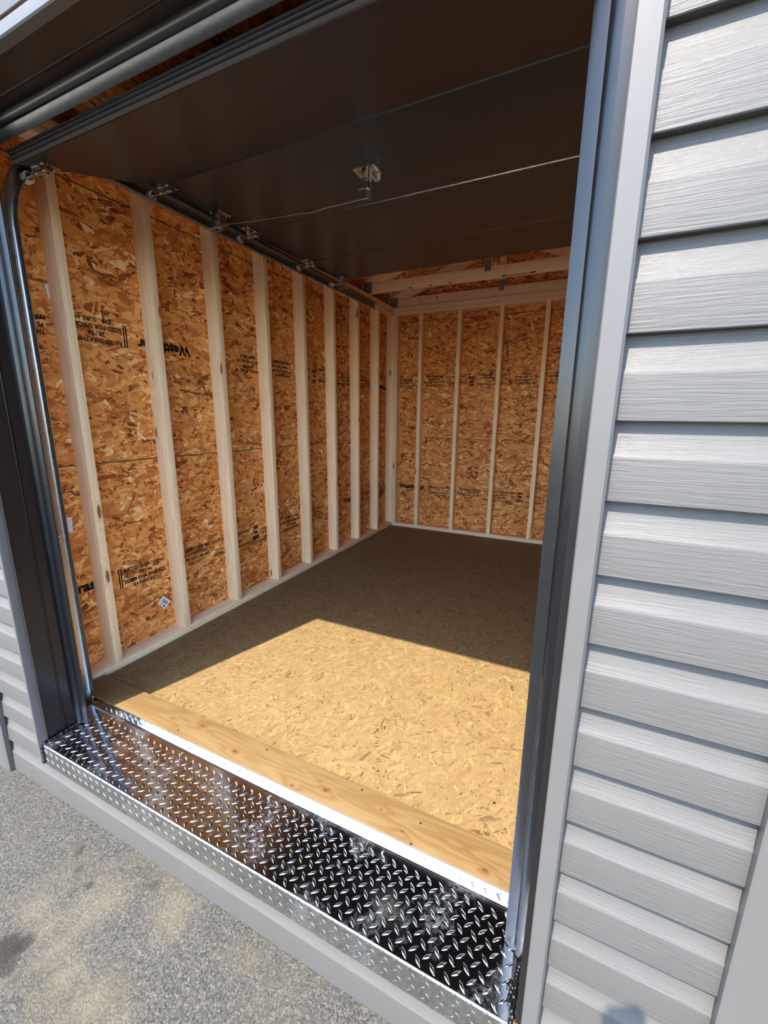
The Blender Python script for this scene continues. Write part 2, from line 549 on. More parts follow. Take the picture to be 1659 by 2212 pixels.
def bm_cyl(bm, p, q, r, n=12, r2=None, cap=True):
    p, q = Vector(p), Vector(q)
    d = (q - p).normalized()
    u = d.orthogonal().normalized()
    w = d.cross(u)
    r2 = r if r2 is None else r2
    A = [bm.verts.new(p + (u * math.cos(2 * math.pi * i / n) + w * math.sin(2 * math.pi * i / n)) * r) for i in range(n)]
    B = [bm.verts.new(q + (u * math.cos(2 * math.pi * i / n) + w * math.sin(2 * math.pi * i / n)) * r2) for i in range(n)]
    for i in range(n):
        j = (i + 1) % n
        bm.faces.new((A[i], A[j], B[j], B[i]))
    if cap:
        bm.faces.new(A[::-1])
        bm.faces.new(B)


def cyl(name, p, q, r, mat, parent=None, n=16, r2=None):
    bm = bmesh.new()
    bm_cyl(bm, p, q, r, n, r2)
    return link(name, bm, mat, parent, 'auto')


def tube(name, pts, r, mat, parent=None, n=8):
    bm = bmesh.new()
    pts = [Vector(p) for p in pts]
    rings = []
    for i, p in enumerate(pts):
        d = (pts[min(i + 1, len(pts) - 1)] - pts[max(i - 1, 0)]).normalized()
        u = d.cross(Vector((0, 0, 1)))
        u = u.normalized() if u.length > 1e-4 else Vector((1, 0, 0))
        w = d.cross(u)
        rings.append([bm.verts.new(p + (u * math.cos(2 * math.pi * k / n) + w * math.sin(2 * math.pi * k / n)) * r) for k in range(n)])
    for A, B in zip(rings, rings[1:]):
        for k in range(n):
            bm.faces.new((A[k], A[(k + 1) % n], B[(k + 1) % n], B[k]))
    bm.faces.new(rings[0][::-1]); bm.faces.new(rings[-1])
    return link(name, bm, mat, parent, 'auto')


def strands(panel, axes, plane, nrm, rect, n, Lm, Wm, mat, seed, hmax=0.0012, tilt=0.0006, wild=0.24, dark=0.06, along=0.0, sd=0.21, thin=0.30):
    """loose overlapping wood strands pressed into the face of a board"""
    rg = np.random.default_rng(seed)
    u0, u1, v0, v1 = rect
    K = 5
    cu = rg.uniform(u0, u1, n); cv = rg.uniform(v0, v1, n)
    th = np.where(rg.random(n) < wild, rg.uniform(-1.5, 1.5, n), rg.normal(0, 0.38, n)) + along
    L = np.clip(Lm * np.exp(rg.normal(0, 0.42, n)), Lm * 0.25, Lm * 2.0)
    W = np.clip(Wm * np.exp(rg.normal(0, 0.50, n)), Wm * 0.22, Wm * 2.6)
    W = np.minimum(W, L * 0.6)
    bend = rg.normal(0, 0.22, n)
    tone = np.clip(0.44 + rg.normal(0, sd, n) + np.where(rg.random(n) < 0.07, 0.28, 0), 0.06, 1)
    isd = rg.random(n) < dark
    tone = np.where(isd, rg.uniform(0.0, 0.12, n), tone)
    W = np.where(isd, W * thin, W); L = np.where(isd, L * 0.6, L)
    h = rg.uniform(0.06, 1.0, n) * hmax
    roll = rg.normal(0, tilt, n); pit = rg.normal(0, tilt, n)
    tt = np.linspace(-0.5, 0.5, K)
    P = np.empty((n, K, 2, 3))
    UV = np.empty((n, K, 2, 2))
    off = rg.uniform(0, 50, (n, 2))
    for k, f in enumerate(tt):
        s = f * L
        ca, sa = np.cos(th + bend * f), np.sin(th + bend * f)
        wk = W * (1 + rg.normal(0, 0.10, n)) * (rg.uniform(0.35, 0.95, n) if k in (0, K - 1) else 1.0)
        for j, sd in enumerate((-0.5, 0.5)):
            ss = s + (rg.normal(0, 0.16, n) * W if k in (0, K - 1) else 0)
            w = wk * sd
            uu = cu + ss * np.cos(th + bend * f * 0.5) - w * sa
            vv = cv + ss * np.sin(th + bend * f * 0.5) + w * ca
            P[:, k, j, 0] = np.clip(uu, u0, u1); P[:, k, j, 1] = np.clip(vv, v0, v1)
            P[:, k, j, 2] = np.maximum(h + roll * sd + pit * f * 2, 0.00004)
            UV[:, k, j, 0] = ss + off[:, 0]; UV[:, k, j, 1] = w + off[:, 1]
    co3 = np.zeros((n * K * 2, 3))
    Pf = P.reshape(-1, 3)
    third = 3 - axes[0] - axes[1]
    co3[:, axes[0]] = Pf[:, 0]; co3[:, axes[1]] = Pf[:, 1]; co3[:, third] = plane + nrm * Pf[:, 2]
    org = np.array(WLOC[panel.name])
    co3 -= org
    base = np.arange(n)[:, None] * (K * 2) + np.arange(K - 1)[None, :] * 2
    e = np.zeros(3); e[axes[0]] = 1; e2 = np.zeros(3); e2[axes[1]] = 1
    flip = np.cross(e, e2)[third] * nrm < 0
    q = np.stack([base, base + 2, base + 3, base + 1], -1) if not flip else np.stack([base, base + 1, base + 3, base + 2], -1)
    q = q.reshape(-1, 4)
    me = bpy.data.meshes.new('strands')
    nf = len(q)
    me.vertices.add(len(co3)); me.vertices.foreach_set('co', co3.ravel())
    me.loops.add(nf * 4); me.loops.foreach_set('vertex_index', q.ravel().astype(np.int32))
    me.polygons.add(nf); me.polygons.foreach_set('loop_start', np.arange(0, nf * 4, 4, dtype=np.int32))
    at = me.attributes.new('tone', 'FLOAT', 'FACE')
    at.data.foreach_set('value', np.repeat(tone, K - 1).astype(np.float32))
    uvl = me.uv_layers.new(name='UVMap')
    uvl.data.foreach_set('uv', UV.reshape(-1, 2)[q.ravel()].ravel().astype(np.float32))
    me.update(calc_edges=True)
    me.validate()
    me.materials.append(mat)
    o = bpy.data.objects.new('strands', me)
    COL.objects.link(o)
    o.parent = panel
    o.location = (0, 0, 0)
    o['kind'] = 'stuff'
    return o


# ------------------------------------------------------------------ ground and floor
bm = bmesh.new()
bm_box(bm, -25, 25, -25, 25, GZ - 0.1, GZ)
tag(link('ground', bm, M_ASPH), 'worn grey asphalt with oil stains in front of the shed', 'pavement', kind='structure')

fl = empty('floor', (1.1, 1.8, 0), 'strand board floor of the shed, sunlit near the doorway', 'floor', kind='structure')
for (y0, y1) in ((0.2012, 1.2185), (1.2195, 2.4385), (2.4395, 3.70)):
    pn = box('floor_panel', -0.09, 2.352, y0, y1, -0.018, 0, M_COREF, fl)
    strands(pn, (1, 0), 0.0, 1, (y0, y1, -0.02, 2.28), int(15500 * (y1 - y0) / 1.2), 0.042, 0.0085, M_STR_F, int(y0 * 100) + 3, 0.0004, 0.00016, 0.75, 0.15, 0.35, 0.12, 0.23)
for y in (0.15, 0.6, 1.2, 1.8, 2.4, 3.0, 3.6):
    box('floor_joist', -0.09, 2.352, y - 0.019, y + 0.019, -0.16, -0.018, M_WX, fl)

# ------------------------------------------------------------------ left wall
def wall_panels(par, axis, x_in, dirn, spans, rows, mat):
    out = []
    for (a, b) in spans:
        for (z0, z1) in rows:
            t = 0.0111 * dirn
            lo, hi = min(x_in, x_in + t), max(x_in, x_in + t)
            if axis == 0:
                out.append(box('sheathing_panel', lo, hi, a, b, z0, z1, mat, par, 0.001, 1))
            else:
                out.append(box('sheathing_panel', a, b, lo, hi, z0, z1, mat, par, 0.001, 1))
    return out


ROWS = ((-0.16, 1.0035), (1.0065, 2.1785), (2.1815, 2.42))
wl = empty('wall_left', (-0.045, 1.85, 0), 'left wall of bare pine studs and strand board', 'wall', kind='structure')
lp = wall_panels(wl, 0, -0.089, -1, ((0.0, 2.437), (2.439, 3.70)), ROWS, M_CORE)
for i, pn in enumerate(lp):
    (a, b), (z0, z1) = ((0.09, 2.437), (2.439, 3.60))[i // 3], ROWS[i % 3]
    z0 = max(z0, 0.02); z1 = min(z1, 2.27)
    strands(pn, (1, 2), -0.089, 1, (a, b, z0, z1), int(4100 * (b - a) * (z1 - z0)), 0.080, 0.0180, M_STR_W, 11 + i)
box('bottom_plate', -0.089, 0, BX, D, 0, 0.038, M_WY, wl, 0.002)
box('top_plate', -0.089, 0, BX, D, H, H + 0.0375, M_WY, wl, 0.002)
box('top_plate', -0.089, 0, BX, D, H + 0.0385, H + 0.076, M_WY, wl, 0.002)
ys = [0.4064 + OC * k for k in range(8)] + [D + 0.0185]
for y in ys:
    box('stud', -0.089, 0, y - 0.019, y + 0.019, 0.0385, H - 0.0005, M_WZ, wl, 0.0025)
# green painted panel edges showing in the joints
for (y0, y1) in ((0.0, 2.437), (2.439, 3.60)):
    for z in (1.005, 2.18):
        box('joint_edge', -0.0915, -0.0872, y0 + 0.01, y1 - 0.01, z - 0.0022, z + 0.0022, M_GREEN, wl)

# right wall (mirrors the left one)
wr = empty('wall_right', (XR + 0.045, 1.85, 0), 'right wall of bare pine studs and strand board, mostly hidden', 'wall', kind='structure')
wall_panels(wr, 0, XR + 0.089, 1, ((0.0, 2.437), (2.439, 3.70)), ROWS, M_CORE)
box('bottom_plate', XR, XR + 0.089, BX, D, 0, 0.038, M_WY, wr, 0.002)
box('top_plate', XR, XR + 0.089, BX, D, H, H + 0.0375, M_WY, wr, 0.002)
box('top_plate', XR, XR + 0.089, BX, D, H + 0.0385, H + 0.076, M_WY, wr, 0.002)
for y in ys:
    box('stud', XR, XR + 0.089, y - 0.019, y + 0.019, 0.0385, H - 0.0005, M_WZ, wr, 0.0025)

# ------------------------------------------------------------------ back wall
wb = empty('wall_back', (1.13, D + 0.045, 0), 'back wall of bare pine studs and strand board', 'wall', kind='structure')
RB = ((-0.16, 1.0035), (1.0065, 2.1885), (2.1915, 2.40))
bp_ = wall_panels(wb, 1, D + 0.089, 1, ((-0.089, XR + 0.089),), RB, M_CORE)
for i, pn in enumerate(bp_):
    z0, z1 = max(RB[i][0], 0.02), RB[i][1]
    strands(pn, (0, 2), D + 0.089, -1, (0.0, XR, z0, z1), int(4100 * XR * (z1 - z0)), 0.080, 0.0180, M_STR_W, 31 + i)
gab = [(-0.089, 2.403), (XR + 0.089, 2.403), (XR + 0.089, 2.42), (1.131, 2.875), (-0.089, 2.42)]
pn = prism('sheathing_panel', gab, 1, D + 0.089, D + 0.100, M_CORE, wb, False)
strands(pn, (0, 2), D + 0.089, -1, (0.0, XR, 2.404, 2.62), 2000, 0.080, 0.0180, M_STR_W, 41)
strands(pn, (0, 2), D + 0.089, -1, (0.50, 1.76, 2.60, 2.69), 500, 0.080, 0.0180, M_STR_W, 42)
strands(pn, (0, 2), D + 0.089, -1, (0.78, 1.48, 2.67, 2.79), 360, 0.080, 0.0180, M_STR_W, 43)
box('bottom_plate', 0.0005, XR, D, D + 0.0885, 0, 0.038, M_WX, wb, 0.002)
box('top_plate', 0.0005, XR, D, D + 0.0885, H, H + 0.0375, M_WX, wb, 0.002)
box('top_plate', 0.0005, XR, D, D + 0.0885, H + 0.0385, H + 0.076, M_WX, wb, 0.002)
for k, x in enumerate([0.0195] + [0.2952 + OC * k for k in range(5)] + [XR - 0.0195]):
    if k == 4:      # the stud with a missing corner at its foot
        bm = bmesh.new()
        prof = [(x - 0.019, 0.0385), (x + 0.006, 0.0385), (x + 0.006, 0.10), (x + 0.012, 0.16), (x + 0.019, 0.22), (x + 0.019, H - 0.0005), (x - 0.019, H - 0.0005)]
        bm_prism(bm, prof, 1, D, D + 0.045)
        bm_box(bm, x - 0.019, x + 0.019, D + 0.045, D + 0.0885, 0.0385, H - 0.0005)
        link('stud', bm, M_WZ, wb)
    else:
        box('stud', x - 0.019, x + 0.019, D, D + 0.0885, 0.0385, H - 0.0005, M_WZ, wb, 0.0025)
for z in (1.005, 2.19):
    box('joint_edge', 0.0, XR, D + 0.0872, D + 0.0915, z - 0.0022, z + 0.0022, M_GREEN, wb)

# ------------------------------------------------------------------ roof sheathing seen from inside
def roof_z(x):
    xx = x if x <= 1.131 else 2 * 1.131 - x
    return 2.361 + 0.0955 + 0.37 * xx


ce = empty('ceiling', (1.131, 1.85, 2.87), 'underside of the gable roof in strand board', 'roof', kind='structure')
for s in (0, 1):
    xs = (-0.30, 1.1305) if s == 0 else (1.1315, 2.562)
    prof = [(xs[0], roof_z(xs[0])), (xs[1], roof_z(xs[1])), (xs[1], roof_z(xs[1]) + 0.02), (xs[0], roof_z(xs[0]) + 0.02)]
    for (y0, y1) in ((-0.15, 1.2), (1.2015, 2.44), (2.4415, 3.86)):
        prism('roof_panel', prof, 1, y0, y1, m_osb('strand_board_roof', (1, 0), OSB_L, OSB_M, OSB_D, OSB_X, angs=(0.05, -0.55, 0.5, -0.15)) if not bpy.data.materials.get('strand_board_roof') else bpy.data.materials['strand_board_roof'], ce, False)

# ------------------------------------------------------------------ roof trusses
def truss(y0, label):
    t = empty('roof_truss', (1.131, y0 + 0.019, H + 0.077), label, 'truss', 'roof trusses resting on the top plates')
    zb = H + 0.077
    y1 = y0 + 0.037
    box('bottom_chord', 0.0, XR, y0, y1, zb, zb + 0.088, M_WX, t, 0.0015)
    for s in (0, 1):
        f = (lambda x: x) if s == 0 else (lambda x: 2 * 1.131 - x)
        lo = lambda x: 2.361 + 0.37 * x
        prof = [(-0.085, lo(-0.085)), (1.1305, lo(1.1305)), (1.1305, lo(1.1305) + 0.094), (-0.085, lo(-0.085) + 0.094)]
        # the chord's heel is cut level above the bottom chord
        prof = [(0.0, zb + 0.0885), (0.163, zb + 0.0885), (1.1305, lo(1.1305) + 0.0), (1.1305, lo(1.1305) + 0.093), (-0.08, lo(-0.08) + 0.093), (-0.08, zb + 0.03), (-0.0005, zb + 0.03)]
        prism('top_chord', [(f(x), z) for x, z in prof], 1, y0, y1, M_WX, t, False)
        gx = (-0.06, 0.03) if s == 0 else (2 * 1.131 - 0.03, 2 * 1.131 + 0.06)
        g = gusset(gx[0], gx[1], zb + 0.004, zb + 0.098, y0, t)
    xw = 1.085
    box('king_post', xw - 0.027, xw + 0.027, y0, y1, zb + 0.0885, 2.775, M_WZ, t, 0.0015)
    gusset(xw - 0.026, xw + 0.026, zb + 0.055, zb + 0.145, y0, t)
    return t


def gusset(x0, x1, z0, z1, y, par):
    bm = bmesh.new()
    bm_box(bm, x0, x1, y - 0.0012, y - 0.0001, z0, z1)
    nx = max(2, int((x1 - x0) / 0.013)); nz = max(3, int((z1 - z0) / 0.011))
    for i in range(nx):
        for k in range(nz):
            cx = x0 + (i + 0.5) * (x1 - x0) / nx; cz = z0 + (k + 0.5) * (z1 - z0) / nz
            bm_box(bm, cx - 0.0022, cx + 0.0022, y - 0.0030, y - 0.0011, cz - 0.0035, cz + 0.0012)
    return link('gusset_plate', bm, M_GUSSET, par)


tA = truss(3.040, 'front pine roof truss, its bottom chord marked with blue black smears')
tB = truss(3.622, 'rear pine roof truss against the gable, pencil numbers on its bottom chord')
for (x0, x1, dz) in ((0.40, 0.425, 0.008), (0.585, 0.61, 0.008), (0.76, 0.785, 0.008), (1.20, 1.23, 0.009), (1.23, 1.44, 0.004), (1.42, 1.46, 0.009)):
    box('smear', x0, x1, 3.0392, 3.0398, H + 0.0775, H + 0.0775 + dz, M_BLUE, tA)

# ------------------------------------------------------------------ printed stamps
def text_mesh(name, lines, size, leading, align, org, right, up, normal, mat, parent, bold=0.0, squeeze=1.0):
    bm = bmesh.new()
    dg = bpy.context.evaluated_depsgraph_get()
    for i, s in enumerate(lines):
        if not s:
            continue
        cu = bpy.data.curves.new('t', 'FONT')
        cu.body = s
        cu.size = size
        cu.align_x = align
        cu.offset = bold
        cu.resolution_u = 2
        ob = bpy.data.objects.new('t', cu)
        COL.objects.link(ob)
        bpy.context.view_layer.update()
        me = bpy.data.meshes.new_from_object(ob.evaluated_get(bpy.context.evaluated_depsgraph_get()))
        bpy.data.objects.remove(ob); bpy.data.curves.remove(cu)
        b0 = len(bm.verts)
        vs = [bm.verts.new(Vector(org) + Vector(right) * (v.co.x * squeeze) + Vector(up) * (v.co.y - leading * i) + Vector(normal) * 0.0021) for v in me.vertices]
        for p in me.polygons:
            try:
                bm.faces.new([vs[k] for k in p.vertices])
            except ValueError:
                pass
        bpy.data.meshes.remove(me)
    me = bpy.data.meshes.new(name)
    o = Vector(org)
    for v in bm.verts:
        v.co -= o
    bm.to_mesh(me); bm.free()
    me.materials.append(mat)
    ob = bpy.data.objects.new(name, me)
    COL.objects.link(ob)
    WLOC[ob.name] = o
    ob.parent = parent
    ob.location = o - WLOC[parent.name]
    return ob


# offsets along the print run, measured from the start of the big name
STAMP = [
    (0.000, 0.0, ['Westfraser'], 0.068, 0.07, 'LEFT', 0.0030, 0.98),
    (0.503, 0.0, ['RATED SHEATHING', '24 / 16', 'SIZED FOR SPACING', 'EXPOSURE 1'], 0.026, 0.0295, 'CENTER', 0.0009, 1.0),
    (0.815, 0.0, ['THICKNESS 0.418 IN', 'PS 2-18 SHEATHING', 'PRP-108 HUD-UM-40C', '7/16 CAT'], 0.025, 0.0295, 'CENTER', 0.0009, 0.92),
    (1.117, 0.0, ['CONSTRUCTION SHEATHING', '1R24/2F16', '11.0 mm CSA 0325', 'EXTERIOR BOND ADHESIVE'], 0.025, 0.0295, 'CENTER', 0.0009, 0.98),
    (1.341, 0.010, ['APA', '396', '(APA)'], 0.034, 0.036, 'CENTER', 0.0022, 0.80),
    (1.478, -0.022, ['STRENGTH AXIS', '<---   --->', 'THIS DIRECTION'], 0.020, 0.0295, 'CENTER', 0.0010, 0.98),
    (1.741, 0.0, ['THIS SIDE DOWN', 'LE COTE EN DESSOUS', 'ROOF CLIPS', 'MAY BE REQUIRED'], 0.025, 0.0295, 'CENTER', 0.0012, 0.86),
    (2.085, 0.0, ['SPACE ALL EDGES 1/8"', 'ESPACER', 'LES COTES DE 1/8"', 'JAN 3 - 00:05'], 0.025, 0.0295, 'CENTER', 0.0010, 0.98),
]


def stamp_run(panel, axis, plane, start, zline, flip, normal, lo, hi):
    e = Vector((0, 1, 0)) if axis == 1 else Vector((1, 0, 0))
    sg = -1 if flip else 1
    right, up = e * sg, Vector((0, 0, sg))
    for (o, dz, lines, size, lead, al, bold, sq) in STAMP:
        s = start + sg * o
        base = Vector((plane, s, 0)) if axis == 1 else Vector((s, plane, 0))
        if not (lo - 0.25 < s < hi + 0.25):
            continue
        base.z = zline + sg * (dz - size * 0.72 * (0.93 if lines[0].startswith('West') else 1.0))
        text_mesh('printed_stamp', lines, size, lead, al, base, right, up, normal, M_INK, panel, bold, sq)
    for o in (0.362, 0.373, 1.570):
        s = start + sg * o
        if not (lo < s < hi):
            continue
        z0, z1 = sorted((zline + sg * 0.006, zline - sg * 0.098))
        n = Vector(normal) * 0.0021
        if axis == 1:
            box('printed_bar', plane - 0.0004 + n.x, plane + n.x, s - 0.0028, s + 0.0028, z0, z1, M_INK, panel)
        else:
            box('printed_bar', s - 0.0028, s + 0.0028, plane + n.y, plane + n.y + 0.0004, z0, z1, M_INK, panel)


stamp_run(lp[0], 1, -0.089, 0.150, 0.462, False, (1, 0, 0), 0.05, 2.44)
stamp_run(lp[3], 1, -0.089, 2.690, 0.462, False, (1, 0, 0), 2.44, 3.45)
stamp_run(lp[1], 1, -0.089, 1.062, 1.548, True, (1, 0, 0), 0.0, 1.10)
stamp_run(lp[1], 1, -0.089, 3.600, 1.503, True, (1, 0, 0), 1.10, 2.42)
stamp_run(lp[4], 1, -0.089, 3.600, 1.503, True, (1, 0, 0), 2.55, 3.60)
stamp_run(bp_[0], 0, D + 0.089, 0.048, 0.482, False, (0, -1, 0), 0.0, 2.1)
stamp_run(bp_[1], 0, D + 0.089, 2.172, 1.543, True, (0, -1, 0), 0.0, 1.9)
# pencilled numbers on the rear truss and a web mark
ch = [c for c in tB.children if c.name.startswith('bottom_chord')][0]
text_mesh('pencil_mark', ['1'], 0.055, 0.06, 'LEFT', (0.27, 3.622, H + 0.095), (1, 0, 0), (0, 0, 1), (0, -1, 0), M_PENCIL, ch)
text_mesh('pencil_mark', ['7'], 0.055, 0.06, 'LEFT', (0.44, 3.622, H + 0.105), (1, 0, 0), (0, 0, 1), (0, -1, 0), M_PENCIL, ch)
ch = [c for c in tB.children if c.name.startswith('king_post')][0]
text_mesh('pencil_mark', ['2'], 0.055, 0.06, 'CENTER', (1.085, 3.622, H + 0.33), (1, 0, 0), (0, 0, 1), (0, -1, 0), M_PENCIL, ch)

# ------------------------------------------------------------------ front wall: framing, siding
wf = empty('wall_front', (1.1, 0.03, 0), 'front wall clad in light grey dutch lap vinyl siding', 'wall', kind='structure')
box('corner_framing', -0.089, JL - 0.006, 0.0, 0.089, 0.0, SOF + 0.02, M_WZ, wf, 0.002)
box('corner_framing', JR + 0.006, XR + 0.089, 0.0, 0.089, 0.0, SOF + 0.02, M_WZ, wf, 0.002)
box('header', -0.089, XR + 0.089, 0.0, 0.089, SOF + 0.021, 2.42, M_WX, wf, 0.002)
prism('gable_sheathing', [(-0.089, 2.421), (XR + 0.089, 2.421), (1.131, 2.875)], 1, 0.0, 0.02, M_OSB_XZ, wf, False)
box('rim_joist', -0.089, XR + 0.089, 0.0, 0.019, -0.20, -0.02, M_WX, wf)
box('wall_sheathing', -0.10, JL - 0.004, -0.0112, -0.0002, -0.2, 2.42, M_OSB_XZ, wf)
box('wall_sheathing', JR + 0.004, XR + 0.10, -0.0112, -0.0002, -0.2, 2.42, M_OSB_XZ, wf)
box('wall_sheathing', JL - 0.003, JR + 0.003, -0.0112, -0.0002, SOF + 0.021, 2.42, M_OSB_XZ, wf)
box('wall_sheathing', JL - 0.003, JR + 0.003, -0.0112, -0.0002, -0.2, -0.05, M_OSB_XZ, wf)

EXPO = 0.1145


def course(x0, x1, z, z1=None, h=EXPO):
    """one dutch lap course: flat lower board, scooped upper board, turned-under lip"""
    zb = z + h * 0.57
    zt = z + h
    prof = [(-0.0125, z + 0.0005), (-0.0285, z), (-0.0298, z + 0.0015), (-0.0298, z + 0.004), (-0.0275, zb - 0.003), (-0.0268, zb + 0.001), (-0.0235, zb + 0.004),
            (-0.0150, zt), (-0.0145, zt + 0.006), (-0.0125, zt + 0.006)]
    return prism('siding_panel', prof, 0, x0, x1, M_SIDING, wf, 'auto')


for k in range(-3, 22):       # right of the doorway
    z = 0.085 + EXPO * k
    if z < GZ - 0.02:
        z = GZ + 0.002
    course(1.990, 2.272, max(z, GZ + 0.002))
ZL = -0.1035
for k in range(0, 22):        # left of the doorway
    course(-0.095, 0.199, ZL + EXPO * k)
prism('siding_panel', [(-0.0125, GZ + 0.003), (-0.0285, GZ + 0.003), (-0.0298, GZ + 0.0045), (-0.0275, -0.166), (-0.0268, -0.162), (-0.0235, -0.159), (-0.0150, ZL), (-0.0145, ZL + 0.006), (-0.0125, ZL + 0.006)],
      0, -0.095, 1.9895, M_SIDING, wf, 'auto')
for k in range(1, 3):         # over the doorway
    course(0.1995, 1.9895, SOF + 0.055 + EXPO * (k - 1) * 1.0)
z = SOF + 0.055 + EXPO * 2
while z < 2.72:               # and up the gable
    e = max(0.0, (z + EXPO - 2.42)) / 0.40
    a, b = max(0.1995 if z < 2.40 else -0.095, -0.095 + e), min(1.9895 if z < 2.40 else 2.357, 2.357 - e)
    course(a, b, z)
    z += EXPO

# outside corner posts
cp = tag(prism('trim_1', [(-0.176, -0.046), (-0.170, -0.048), (-0.092, -0.048), (-0.087, -0.045), (-0.086, -0.030), (-0.101, -0.0115), (-0.101, 0.08), (-0.176, 0.08)], 2, GZ + 0.002, 2.42, M_VINYL),
         'light grey outside corner post at the left end of the siding', 'corner trim', kind='structure')
cp = tag(prism('trim_2', [(2.263, -0.045), (2.268, -0.048), (2.432, -0.048), (2.440, -0.044), (2.440, 0.08), (2.364, 0.08), (2.364, -0.0115), (2.274, -0.0115), (2.263, -0.030)], 2, GZ + 0.002, 2.42, M_VINYL),
         'light grey outside corner post right of the siding', 'corner trim', kind='structure')

# ------------------------------------------------------------------ door jambs: cladding, casing, weather strip
def jamb(name, s, label):
    t = empty(name, (JL if s > 0 else JR, 0.03, -0.01), label, 'door jamb', kind='structure')
    X = lambda v: JL + v if s > 0 else JR - v        # v > 0 goes into the opening
    zb, zt = -0.010, SOF
    P = lambda pts: [(X(a), b) for a, b in pts]
    prism('cladding_panel', P([(-0.003, -0.0215), (0.0, -0.0215), (0.0, 0.046), (-0.003, 0.046)]), 2, zb, zt, M_BLACK, t, False)
    prism('cladding_panel', P([(-0.003, 0.0545), (0.0, 0.0545), (0.0, 0.104), (-0.003, 0.104)]), 2, zb, zt, M_BLACK, t, False)
    prism('cladding_seam', P([(-0.003, 0.0465), (-0.0004, 0.047), (0.0012, 0.0485), (0.0012, 0.052), (-0.0004, 0.0535), (-0.003, 0.054)]), 2, zb, zt, M_BLACK, t)
    if s < 0:
        prism('dark_gap_strip', P([(-0.014, -0.0240), (0.0, -0.0240), (0.0, -0.0216), (-0.014, -0.0216)]), 2, zb, zt, M_BLACK, t, False)  # black strip added over the sheathing edge, standing in for a dark gap
    # casing: the right one shows a wider face
    w = 0.016 if s > 0 else 0.032
    e = 0.006 if s > 0 else -0.012
    c = [(e, -0.021), (e, -0.043), (e - 0.002, -0.046), (e - w + 0.004, -0.046), (e - w, -0.042), (e - w, -0.036), (e - w + 0.002, -0.036), (e - w + 0.002, -0.013), (e - 0.003, -0.013), (e - 0.003, -0.021)]
    prism('casing', P(c), 2, -0.088, zt + 0.045, M_VINYL, t)
    # weather strip: dark hollow base and grey fin reaching over the door edge
    prism('weather_strip_base', P([(0.0003, 0.086), (0.010, 0.088), (0.019, 0.093), (0.022, 0.099), (0.022, 0.106), (0.0003, 0.106)]), 2, zb + 0.004, zt - 0.012, M_STRIPD, t)
    prism('weather_strip_fin', P([(0.0225, 0.0985), (0.036, 0.103), (0.046, 0.110), (0.0455, 0.1125), (0.035, 0.1065), (0.0225, 0.1045)]), 2, zb + 0.004, zt - 0.045, M_STRIP, t)
    return t


j1 = jamb('trim_3', 1, 'left door jamb clad in black metal with grey weather strip')
j2 = jamb('trim_4', -1, 'right door jamb clad in black metal with wide light grey casing')
hd = empty('trim_5', (1.08, 0.03, SOF), 'door head clad in black metal with light grey casing', 'door head', kind='structure')
prism('cladding_panel', [(-0.0215, SOF), (0.046, SOF), (0.046, SOF + 0.003), (-0.0215, SOF + 0.003)], 0, JL, JR, M_BLACK, hd, False)
prism('cladding_panel', [(0.0545, SOF), (0.104, SOF), (0.104, SOF + 0.003), (0.0545, SOF + 0.003)], 0, JL, JR, M_BLACK, hd, False)
prism('cladding_seam', [(0.0465, SOF + 0.003), (0.047, SOF + 0.0004), (0.0485, SOF - 0.0012), (0.052, SOF - 0.0012), (0.0535, SOF + 0.0004), (0.054, SOF + 0.003)], 0, JL, JR, M_BLACK, hd)
prism('casing', [(-0.021, SOF - 0.001), (-0.043, SOF - 0.001), (-0.046, SOF + 0.002), (-0.046, SOF + 0.026), (-0.042, SOF + 0.031), (-0.036, SOF + 0.031), (-0.036, SOF + 0.028), (-0.013, SOF + 0.028), (-0.013, SOF + 0.003), (-0.021, SOF + 0.003)],
      0, JL - 0.01, JR + 0.03, M_VINYL, hd)
prism('weather_strip_base', [(0.084, SOF - 0.0003), (0.086, SOF - 0.010), (0.091, SOF - 0.019), (0.097, SOF - 0.022), (0.104, SOF - 0.022), (0.104, SOF - 0.0003)], 0, JL + 0.024, JR - 0.024, M_STRIPD, hd)
prism('weather_strip_fin', [(0.0965, SOF - 0.0225), (0.101, SOF - 0.036), (0.108, SOF - 0.046), (0.1105, SOF - 0.0455), (0.1045, SOF - 0.035), (0.1025, SOF - 0.0225)], 0, JL + 0.047, JR - 0.047, M_STRIP, hd)

# ------------------------------------------------------------------ diamond plate threshold
PX0, PX1 = 0.211, 1.953
PT, PF, PB = -0.010, -0.036, 0.1935      # top height, front face, back face
PLB = -0.098
pl = empty('threshold_plate', (1.08, 0.08, PT), 'bright diamond plate threshold bent over the shed doorway edge', 'threshold')
R1, R2 = 0.006, 0.010
path = [(PF, PLB)]
for i in range(7):
    a = math.pi - i * math.pi / 12
    path.append((PF + R1 + R1 * math.cos(a), PT - R1 + R1 * math.sin(a)))
for i in range(7):
    a = -math.pi / 2 + i * math.pi / 12
    path.append((PB - R2 + R2 * math.cos(a), PT + R2 + R2 * math.sin(a)))
path.append((PB + 0.0062, 0.0235))
bm = bmesh.new()
pr = thick(path, -0.0022)
bm_prism(bm, pr, 0, PX0, PX1)
link('plate', bm, M_PLATE, pl, 'auto')


for (x0, x1) in ((0.130, PX0 - 0.0002), (PX1 + 0.0002, 2.037)):     # the sheet runs on behind the jambs
    bm = bmesh.new()
    bm_prism(bm, thick([(0.116, PT - 0.0001)] + path[-8:], -0.0022), 0, x0, x1)
    link('plate', bm, M_PLATE, pl, 'auto')


